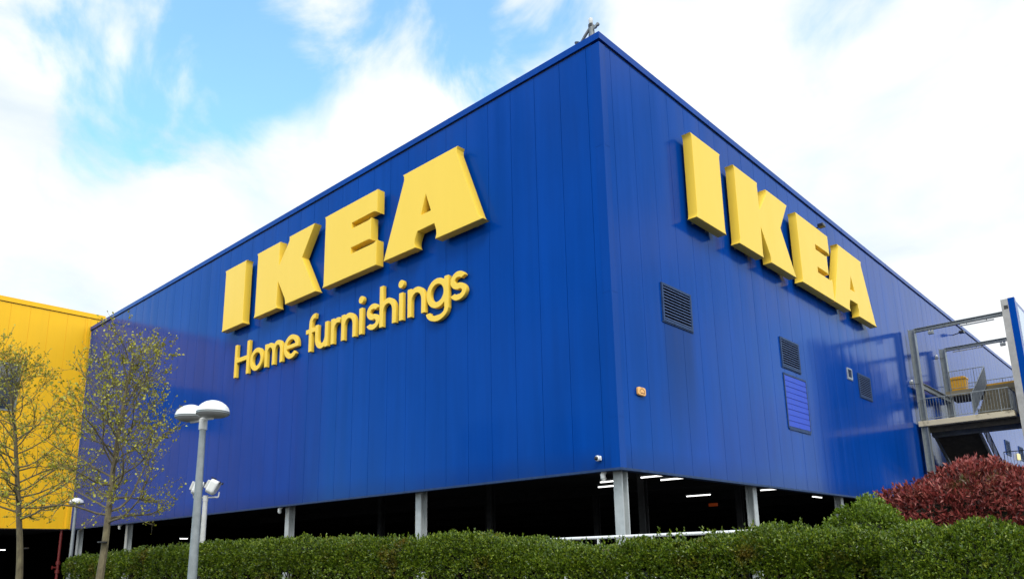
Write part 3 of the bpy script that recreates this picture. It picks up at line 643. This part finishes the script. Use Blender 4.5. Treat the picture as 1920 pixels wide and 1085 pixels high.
# tall clad wall on the outer side
ww = MB(); ww.box((4.2, YF - .05, 0), (4.48, YF + .3, 12.72)); ww.build('upright', M['upright'], st)
MB().box((4.46, YF - .057, 12.25), (4.30, YF - .052, 12.42)).build('bracket', M['black'], st)
MB().box((4.4805, YF - .04, .0), (4.74, YF + .25, 12.74)).build('wall', M['blue'], st)
MB().box((4.26, YF + .301, 4.2), (4.70, 36.0, 12.70)).build('wall', M['blue'], st)
pn = MB()
for i in range(4): pn.box((4.7005, 25.5 + i * 2.6, 4.9), (4.735, 27.9 + i * 2.6, 12.45))
pn.build('glazed_panel', M['pale'], st)
for x, y, z, lab in ((1.17, YF + .13, 11.95, 'small white floodlight under the front beam of the outside stair'), (3.14, YB + .13, 12.05, 'small white floodlight under the rear beam of the outside stair'),
                (.02, YF - .1, 9.62, 'small white floodlight on the front post of the outside stair'), (.0, YB - .1, 11.9, 'small white floodlight on the rear post of the outside stair')):
    o = empty('floodlight', (x, y, z), lab, 'floodlight', 'small floodlights on the outside stair')
    MB().box((x - .12, y - .10, z - .16), (x + .12, y + .06, z - .02)).build('head', M['rim'], o, bevel=.02)
    MB().lathe([(.03, 0), (.06, .01), (.05, .06), (.02, .08)], (x - .07, y, z - .02), 10).lathe([(.03, 0), (.06, .01), (.05, .06), (.02, .08)], (x + .07, y, z - .02), 10).build('bulb', M['white'], o, smooth=True)
    if x < .1: MB().tube([(x + .1, y + .02, z - .1), (x + .18, y + .06, z - .16), (.34, y + .2, z - .14)], .012, 6).build('cable', M['black'], o, smooth=True)
for x0, x1, y, z, lab in ((2.4, 3.82, YF + .13, 11.93, 'slim unlit batten light under the front beam of the outside stair'), (.82, 2.25, YB + .13, 12.03, 'slim unlit batten light under the rear beam of the outside stair')):
    o = empty('batten_light', (x0, y, z), lab, 'batten light', 'batten lights on the outside stair')
    MB().box((x0, y - .04, z - .03), (x1, y + .04, z + .02)).build('housing', M['diffuser'], o, bevel=.01)
    q = MB()
    for x in (x0 + .3, x1 - .3): q.tube([(x, y, z + .02), (x, y, z + .1)], .015, 6)
    q.build('hanger', M['steel_dark'], o)
bx = empty('storage_box', (.84, 30.9, 9.9), 'yellow lidded grit box on the upper landing of the outside stair', 'storage box')
MB().prism([(.5, 9.901), (1.16, 9.901), (1.22, 10.5), (.46, 10.5)], 'y', 30.66, 31.2).build('body', M['bin'], bx, bevel=.02)
MB().prism([(.43, 10.502), (1.25, 10.502), (1.22, 10.6), (1.1, 10.66), (.58, 10.66), (.46, 10.6)], 'y', 30.62, 31.24).build('lid', M['bin'], bx, bevel=.02)

# ------------------------------------------------------------------ lamps
DOME = [(.02, -.075), (.17, -.085), (.255, -.07), (.285, -.03)]
def lamp_head(parent, x, y, z, tilt=0.):
    MB().lathe([(.300, .012), (.296, .04), (.275, .095), (.228, .15), (.155, .20), (.075, .228), (.005, .234)], (x, y, z), 36).build('lamp_shade', M['white'], parent, smooth=True)
    MB().lathe([(.29, -.035), (.303, -.03), (.303, -.008), (.295, -.005), (.295, 0), (.304, .003), (.304, .011), (.29, .0115)], (x, y, z), 36).build('rim', M['rim'], parent, smooth=True)
    MB().lathe([(.005, -.095), (.12, -.092), (.22, -.078), (.28, -.045), (.288, -.0355)], (x, y, z), 36).build('diffuser', M['diffuser'], parent, smooth=True)
lp = empty('street_lamp', (-3.45, -8.32, 0), 'tall grey lamp post carrying two white dome lamps before the blue wall', 'street lamp')
lx, ly = -3.45, -8.32
LA, LB = Vector((-3.07, -8.33, 4.37)), Vector((-3.74, -8.42, 4.375))
MB().tube([(lx, ly, 0), (lx, ly, 1.2), (lx, ly, 4.15)], [.088, .084, .056], 18).build('post', M['galv'], lp, smooth=True)
MB().lathe([(.064, 0), (.074, .005), (.074, .2), (.06, .22), (.03, .23)], (lx, ly, 4.10), 18).build('collar', M['offwhite'], lp, smooth=True)
ra, rb = Vector((lx + .30, ly + .03, 4.40)), Vector((lx - .24, ly - .13, 4.37))
ra, rb = LA, LB
MB().tube([(lx, ly, 4.30), ra - Vector((0, 0, .10))], .028, 10).tube([(lx, ly, 4.28), rb - Vector((0, 0, .10))], .028, 10).build('arm', M['offwhite'], lp, smooth=True)
lamp_head(lp, *ra); lamp_head(lp, *rb)
for q_ in [c for c in lp.children if c.name.split('.')[0] in ('lamp_shade', 'rim', 'diffuser')]:
    cen = ra if (Vector(q_.data.vertices[0].co) - ra).length < .5 and (Vector(q_.data.vertices[0].co) - ra).length < (Vector(q_.data.vertices[0].co) - rb).length else rb
    q_.data.transform(Matrix.Translation(cen) @ Matrix.Scale(.95, 4) @ Matrix.Translation(-cen))
fl = empty('street_lamp', (-27.0, -2.8, 0), 'distant slim lamp post with one white dome half hidden by the right tree', 'street lamp')
MB().tube([(-27, -2.8, 0), (-27, -2.8, 4.25)], [.095, .06], 12).build('post', M['galv'], fl, smooth=True)
lamp_head(fl, -27, -2.8, 4.42)
MB().lathe([(.06, 0), (.07, .01), (.07, .15), (.04, .17)], (-27, -2.8, 4.2), 12).build('collar', M['offwhite'], fl, smooth=True)
# twin floodlight on a pole
fp = empty('floodlight_pole', (-9.7, -5.2, 0), 'slim pale pole with two white floodlights behind the dome lamp post', 'floodlight pole')
px_, py_ = -9.7, -5.2
MB().tube([(px_, py_, 0), (px_, py_, 3.36)], [.075, .062], 14).build('pole', M['offwhite'], fp, smooth=True)
MB().box((px_ - .066, py_ - .07, 1.9), (px_ + .02, py_ - .055, 2.15)).build('sticker', M['white'], fp)
ax = Vector((.75, .66, 0)).normalized()
c0 = Vector((px_, py_, 3.42))
MB().tube([c0 - ax * .32, c0 + ax * .34], .022, 8).tube([c0 - Vector((0, 0, .1)), c0 + Vector((0, 0, .05))], .07, 12).tube([c0 + ax * .34, c0 + ax * .36 + Vector((0, 0, .14))], .018, 6).tube([c0 - ax * .32, c0 - ax * .33 + Vector((0, 0, .14))], .018, 6).build('crossbar', M['offwhite'], fp, smooth=True)
def flood(c, yaw, tilt):
    F = Matrix.Rotation(yaw, 3, 'Z') @ Matrix.Rotation(tilt, 3, 'X')
    def tr(mb): mb.v = [tuple(F @ Vector(q) + c) for q in mb.v]; return mb
    h = MB().prism([(-.17, -.13), (-.10, -.19), (.10, -.19), (.17, -.13), (.19, .17), (.15, .20), (-.15, .20), (-.19, .17)], 'y', -.13, .10)
    ho = tr(h).build('floodlight', M['white'], fp, bevel=.045)
    b = MB().prism([(-.12, -.11), (.12, -.11), (.13, .13), (-.13, .13)], 'y', .10, .17); tr(b).build('cover', M['offwhite'], ho, bevel=.02)
    k = MB()
    for a in (-.13, .13): k.box((a - .03, -.16, .16), (a + .03, -.13, .215)); k.box((a - .025, .06, .195), (a + .025, .12, .23))
    tr(k).build('catch', M['black'], ho)
flood(c0 + ax * .17 + Vector((0, 0, .27)), R(140), R(28)); flood(c0 - ax * .24 + Vector((0, 0, .25)), R(150), R(20))

# ------------------------------------------------------------------ foliage
def leaf_mesh(name, P, Dv, L_, W_, m, parent, droop=.15):
    """one folded two-triangle leaf per row: base P, direction Dv, length, width"""
    P = np.asarray(P, float); Dv = np.asarray(Dv, float); n = len(P)
    Dv /= np.linalg.norm(Dv, axis=1, keepdims=True) + 1e-9
    rnd = RNG.normal(size=(n, 3)); S_ = np.cross(Dv, rnd); S_ /= np.linalg.norm(S_, axis=1, keepdims=True) + 1e-9; Nn = np.cross(S_, Dv)
    L_ = np.asarray(L_).reshape(-1, 1) * np.ones((n, 1)); W_ = np.asarray(W_).reshape(-1, 1) * np.ones((n, 1))
    mid = P + Dv * L_ * .5
    V = np.empty((n, 4, 3)); V[:, 0] = P; V[:, 1] = mid + S_ * W_ * .5 + Nn * W_ * .18; V[:, 2] = P + Dv * L_ - Nn * L_ * droop; V[:, 3] = mid - S_ * W_ * .5 + Nn * W_ * .18
    me = bpy.data.meshes.new(name); me.vertices.add(n * 4); me.vertices.foreach_set('co', V.reshape(-1))
    b = (np.arange(n) * 4).reshape(-1, 1); tri = np.concatenate([b + np.array([[0, 1, 2]]), b + np.array([[0, 2, 3]])], 1).reshape(-1)
    me.loops.add(n * 6); me.loops.foreach_set('vertex_index', tri.astype(np.int32)); me.polygons.add(n * 2)
    me.polygons.foreach_set('loop_start', (np.arange(n * 2) * 3).astype(np.int32)); me.polygons.foreach_set('loop_total', np.full(n * 2, 3, np.int32)); me.update(); me.validate()
    o = bpy.data.objects.new(name, me); COL.objects.link(o); me.materials.append(m)
    if parent: o.parent = parent; o.matrix_parent_inverse = Matrix.Translation(-parent.location)
    return o
def sprigs(P, Nn, n_leaf, ln, up=.5, spread=.9, shoot=.05):
    """short shoots: n_leaf leaves whorled about each shoot direction"""
    P = np.asarray(P); Nn = np.asarray(Nn); n = len(P)
    sh = Nn + RNG.normal(size=(n, 3)) * .45 + np.array([0, 0, up]); sh /= np.linalg.norm(sh, axis=1, keepdims=True)
    pp = np.repeat(P, n_leaf, 0); ss = np.repeat(sh, n_leaf, 0); t = RNG.uniform(0, 1, (n * n_leaf, 1))
    d = ss + RNG.normal(size=(n * n_leaf, 3)) * spread * (1.1 - .75 * t); size = np.repeat(RNG.uniform(.75, 1.25, n), n_leaf) * ln * RNG.uniform(.75, 1.15, n * n_leaf)
    return pp + ss * t * shoot, d, size
def vn(P, sc, seed=0.):
    return np.array([mnoise.noise(Vector((p[0] * sc + seed, p[1] * sc + seed * 1.7, p[2] * sc))) for p in P])
# --- clipped hedge
TOP = [(-17.2, 2.05), (-16.2, 2.14), (-14.5, 2.2), (-12.99, 2.16), (-11.56, 2.25), (-7.89, 2.27), (-3.35, 2.2), (-1.6, 2.15), (-.38, 2.13), (.3, 2.14), (1.08, 2.17), (1.9, 2.04), (2.76, 1.94), (3.35, 1.93), (4.08, 1.96), (4.74, 2.01), (5.65, 2.03), (6.19, 2.05), (6.81, 2.02), (7.6, 1.98), (8.6, 1.9), (9.4, 1.85)]
tx, tz = zip(*TOP)
hz = lambda x: np.interp(x, tx, tz) - .15 - .05 * np.clip((-3 - np.asarray(x)) / 6, 0, 1)
hg = empty('hedge', (-4, -5.4, .9), 'long clipped green hedge running in front of the open car park', 'hedge')
def hedge_part(x0, x1, n, ln):
    x = RNG.uniform(x0, x1, n); sel = RNG.uniform(0, 1, n); ft = hz(x)
    # front face, shoulder, top
    u_ = RNG.uniform(0, 1, n); front = sel < .66
    z = np.where(front, 1.28 + (ft - 1.28) * u_ ** .8, ft); y = np.where(front, -6.05, -6.0 + 1.5 * u_)
    sh = front & (z > ft - .15); y = y + np.where(sh, (z - (ft - .15)) * .9, 0)
    P = np.stack([x, y, z], 1); bump = vn(P, 1.1, 3.) * .15 + vn(P, 3.2, 9.) * .11 + vn(P, 8., 2.) * .05
    low = np.clip((1.62 - z) / .3, 0, 1) * front
    Nn = np.where(front[:, None], np.array([[0, -1, .25]]), np.array([[0, -.15, 1.]])); Nn[sh] = (0, -.6, .8)
    P = P + Nn * bump[:, None]
    keep = RNG.uniform(0, 1, n) > low * (.55 + .35 * (vn(P, 2.0, 5.) > 0)); P, Nn = P[keep], Nn[keep]
    P = P - Nn * (RNG.uniform(0, 1, len(P)) ** 2 * .12)[:, None]
    return sprigs(P, Nn, 7, ln, .55, .85, ln * 1.2)
pa = [hedge_part(-17.1, -6, 8500, .062), hedge_part(-6, 1.2, 9000, .050), hedge_part(1.2, 5.2, 9000, .042), hedge_part(5.2, 9.2, 11000, .038)]
n_ = 420; xs_ = RNG.uniform(-17, 9.2, n_)          # stray shoots above the clipped top
pa.append(sprigs(np.stack([xs_, RNG.uniform(-6.0, -5.2, n_), hz(xs_) + RNG.uniform(.0, .09, n_)], 1), np.tile([[0, -.1, 1.]], (n_, 1)), 9, .042, 1.0, .6, .10))
P, Dv, Ls = [np.concatenate([q[i] for q in pa]) for i in range(3)]
leaf_mesh('foliage', P, Dv, Ls, Ls * .5, M['hedge'], hg)
shade_core = MB(); xs = np.linspace(-17, 9.3, 60)
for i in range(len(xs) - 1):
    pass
shade_core.add([q for x in xs for q in ((x, -5.88, 1.5), (x, -5.88, hz(x) - .16), (x, -5.72, hz(x) - .07), (x, -4.6, hz(x) - .07), (x, -4.6, 1.5))],
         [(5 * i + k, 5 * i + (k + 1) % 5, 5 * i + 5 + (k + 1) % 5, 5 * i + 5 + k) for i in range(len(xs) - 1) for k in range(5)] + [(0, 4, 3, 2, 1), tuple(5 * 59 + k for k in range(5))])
shade_core.build('shade_core', M['dash'], hg)  # added near-black solid that blocks light inside the hedge
stm = MB(); rr = random.Random(2)
for i in range(420):
    x = rr.uniform(-17, 9.2); y = rr.uniform(-5.85, -5.3); a = rr.uniform(-.15, .15)
    stm.tube([(x, y, .88), (x + a, y + rr.uniform(-.08, .08), 1.3), (x + a * 1.6, y + rr.uniform(-.1, .1), 1.8)], [.02, .014, .008], 5, False)
stm.build('stem', M['twig'], hg)
# --- rounded shrubs
def shrub(name, label, cat, c, rad, n, ln, m, nl=7, up=.5, wd=.45, zmin=.9, seed=1., coremat='dash', lump=.16, shoot=1.2, pw=2.0):
    o = empty(name, (c[0], c[1], .9), label, cat)
    d = RNG.normal(size=(n, 3)); d /= (np.abs(d) ** pw).sum(1, keepdims=True) ** (1 / pw); d[:, 2] = np.where(d[:, 2] < -.3, -d[:, 2], d[:, 2])
    P0 = np.array(c) + d * np.array(rad); k = 1 + lump * vn(P0, 1.6 / max(rad) * 1.2, seed) * 2 + .6 * lump * vn(P0, 3.2, seed + 5) + .35 * lump * vn(P0, 7., seed + 2)
    sh = RNG.uniform(0, 1, n) ** 2.2 * .22
    P = np.array(c) + d * np.array(rad) * (k - sh)[:, None]; Nn = d / np.array(rad); Nn /= np.linalg.norm(Nn, axis=1, keepdims=True)
    ok = P[:, 2] > zmin; P, Nn = P[ok], Nn[ok]
    p_, dv, ls = sprigs(P, Nn, nl, ln, up, .8, ln * shoot)
    leaf_mesh('foliage', p_, dv, ls, ls * wd, m, o)
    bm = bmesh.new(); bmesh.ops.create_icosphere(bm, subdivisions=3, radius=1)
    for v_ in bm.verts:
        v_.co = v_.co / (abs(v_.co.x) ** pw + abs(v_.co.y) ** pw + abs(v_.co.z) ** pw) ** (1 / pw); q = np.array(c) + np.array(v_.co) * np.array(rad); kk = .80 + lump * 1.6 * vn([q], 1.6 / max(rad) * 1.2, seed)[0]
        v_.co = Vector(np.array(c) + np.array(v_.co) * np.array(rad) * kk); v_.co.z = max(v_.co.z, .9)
    me = bpy.data.meshes.new('shade_core'); bm.to_mesh(me); bm.free(); me.materials.append(M[coremat]); co = bpy.data.objects.new('shade_core', me); COL.objects.link(co); co.parent = o; co.matrix_parent_inverse = Matrix.Translation(-o.location)  # dark solid added within the leaves to block light
    s_ = MB(); rr = random.Random(int(seed * 10))
    for i in range(26):
        a = rr.uniform(0, 6.28); r_ = rr.uniform(.1, .35); x, y = c[0] + math.cos(a) * r_ * rad[0], c[1] + math.sin(a) * r_ * rad[1]
        s_.tube([(x, y, .9), (x + math.cos(a) * .25 * rad[0], y + math.sin(a) * .25 * rad[1], 1.4), (x + math.cos(a) * .45 * rad[0], y + math.sin(a) * .45 * rad[1], c[2])], [.022, .016, .008], 5, False)
    s_.build('stem', M['twig'], o)
    return o
shrub('round_shrub', 'rounded green shrub at the right end of the hedge below the red bush', 'shrub', (8.3, -6.0, 1.22), (.95, .62, .70), 7500, .036, M['hedge'], seed=2., lump=.16, pw=2.2)
shrub('upright_shrub', 'taller light green shrub rising behind the hedge beside the red bush', 'shrub', (6.78, -4.2, 1.46), (.66, .6, .80), 4200, .042, M['shrub'], seed=4.4, lump=.22)
shrub('red_bush', 'large dark red leaved bush behind the green shrubs at the right', 'bush', (7.62, -1.3, 1.64), (1.46, 1.1, 1.03), 8500, .082, M['photinia'], nl=6, up=.75, wd=.34, seed=6.1, lump=.15, shoot=1.5, pw=5.5)
shrub('pink_tipped_bush', 'red bush with pale pink young leaves at the right edge', 'bush', (9.2, -1.4, 1.70), (.98, 1.0, 1.12), 4200, .08, M['photinia_pink'], nl=6, up=.75, wd=.34, seed=8.3, lump=.17, shoot=1.4, pw=2.4)

# --- plane trees in young leaf
def tree(base, H, label, seed, spread, r0, lean=(0, 0)):
    o = empty('plane_tree', (*base, 0), label, 'tree', 'young plane trees by the store')
    rr = random.Random(seed); mb = MB(); LP = []; LD = []
    def limb(p, d, ln, r_, lev):
        pts = [p]; n = max(3, int(ln / .22)); rads = [r_]; q = p; dd = d.copy()
        for i in range(n):
            wob = .17 if lev else .022
            dd = (dd + Vector((rr.gauss(0, wob), rr.gauss(0, wob), rr.gauss(0, wob) + (.055 if lev else .0)))).normalized()
            q = q + dd * (ln / n); pts.append(q); rads.append(max(.0035, r_ * (1 - .82 * (i + 1) / n)))
        mb.tube(pts, rads, 9 if lev == 0 else (6 if lev == 1 else 4), False)
        return pts, rads
    trunk, tr_ = limb(Vector((*base, 0)), Vector((lean[0], lean[1], 1)).normalized(), H, r0, 0)
    
    def along(pts, t):
        x = t * (len(pts) - 1); i = min(int(x), len(pts) - 2); return pts[i].lerp(pts[i + 1], x - i), (pts[i + 1] - pts[i]).normalized(), i
    nb = 46
    for b in range(nb):
        f_ = .41 + .57 * (b + rr.random() * .8) / nb; p, d, i = along(trunk, f_)
        g_ = (f_ - .41) / .57; az = b * 2.4 + rr.uniform(-.5, .5); up = .0 + 1.25 * g_ + rr.uniform(-.25, .3)
        dv = Vector((math.cos(az), math.sin(az), up)).normalized(); prof = 1.0 - .72 * g_ ** 1.25
        ln = spread * prof * rr.uniform(.6, 1.12) + .25
        pts, rd = limb(p, dv, ln, max(.011, tr_[i] * .42), 1)
        for k in range(int(5 + ln * 4.5)):
            t = rr.uniform(.18, 1.0); q, d2, j = along(pts, t); sd = (d2 + Vector((rr.gauss(0, .7), rr.gauss(0, .7), rr.gauss(.25, .5)))).normalized()
            l2 = rr.uniform(.25, .75) * (1.1 - .5 * t) * min(1.2, ln)
            p3, r3 = limb(q, sd, l2 + .12, max(.005, rd[j] * .5), 2)
            for _ in range(int(3 + l2 * 5)):
                t3 = rr.uniform(.25, 1); q3, d3, _j = along(p3, t3)
                for _k in range(rr.randint(1, 2)):
                    LP.append(q3 + Vector((rr.gauss(0, .03), rr.gauss(0, .03), rr.gauss(0, .03)))); LD.append(Vector((rr.gauss(0, .6), rr.gauss(0, .6), rr.gauss(.35, .6))) + d3 * .4)
                if rr.random() < .55:
                    e_ = q3 + (d3 + Vector((rr.gauss(0, .8), rr.gauss(0, .8), rr.gauss(.3, .5)))).normalized() * rr.uniform(.08, .25); mb.tube([q3, e_], [.004, .0025], 3, False); LP.append(e_); LD.append(Vector((rr.gauss(0, .6), rr.gauss(0, .6), .4)))
    mb.build('trunk', M['bark'], o, smooth=True)
    P = np.array([tuple(q) for q in LP]); D_ = np.array([tuple(q) for q in LD]); n = len(P)
    L_ = RNG.uniform(.035, .075, n); leaf_mesh('crown', P, D_, L_, L_ * .8, M['treeleaf'], o)
    tie = MB().lathe([(r0 * .86, -.015), (r0 * .98, -.012), (r0 * .98, .012), (r0 * .86, .015)], (base[0] + lean[0] * 2.2, base[1] + lean[1] * 2.2, 2.2), 12); tie.build('tree_tie', M['black'], o)
    return o
tree((-7.6, -8.4), 6.35, 'sparse young tree with a pale trunk before the dark blue wall', 11, 2.2, .100)
tree((-13.45, -8.25), 7.15, 'sparse young tree standing in front of the yellow wall', 23, 2.5, .105)
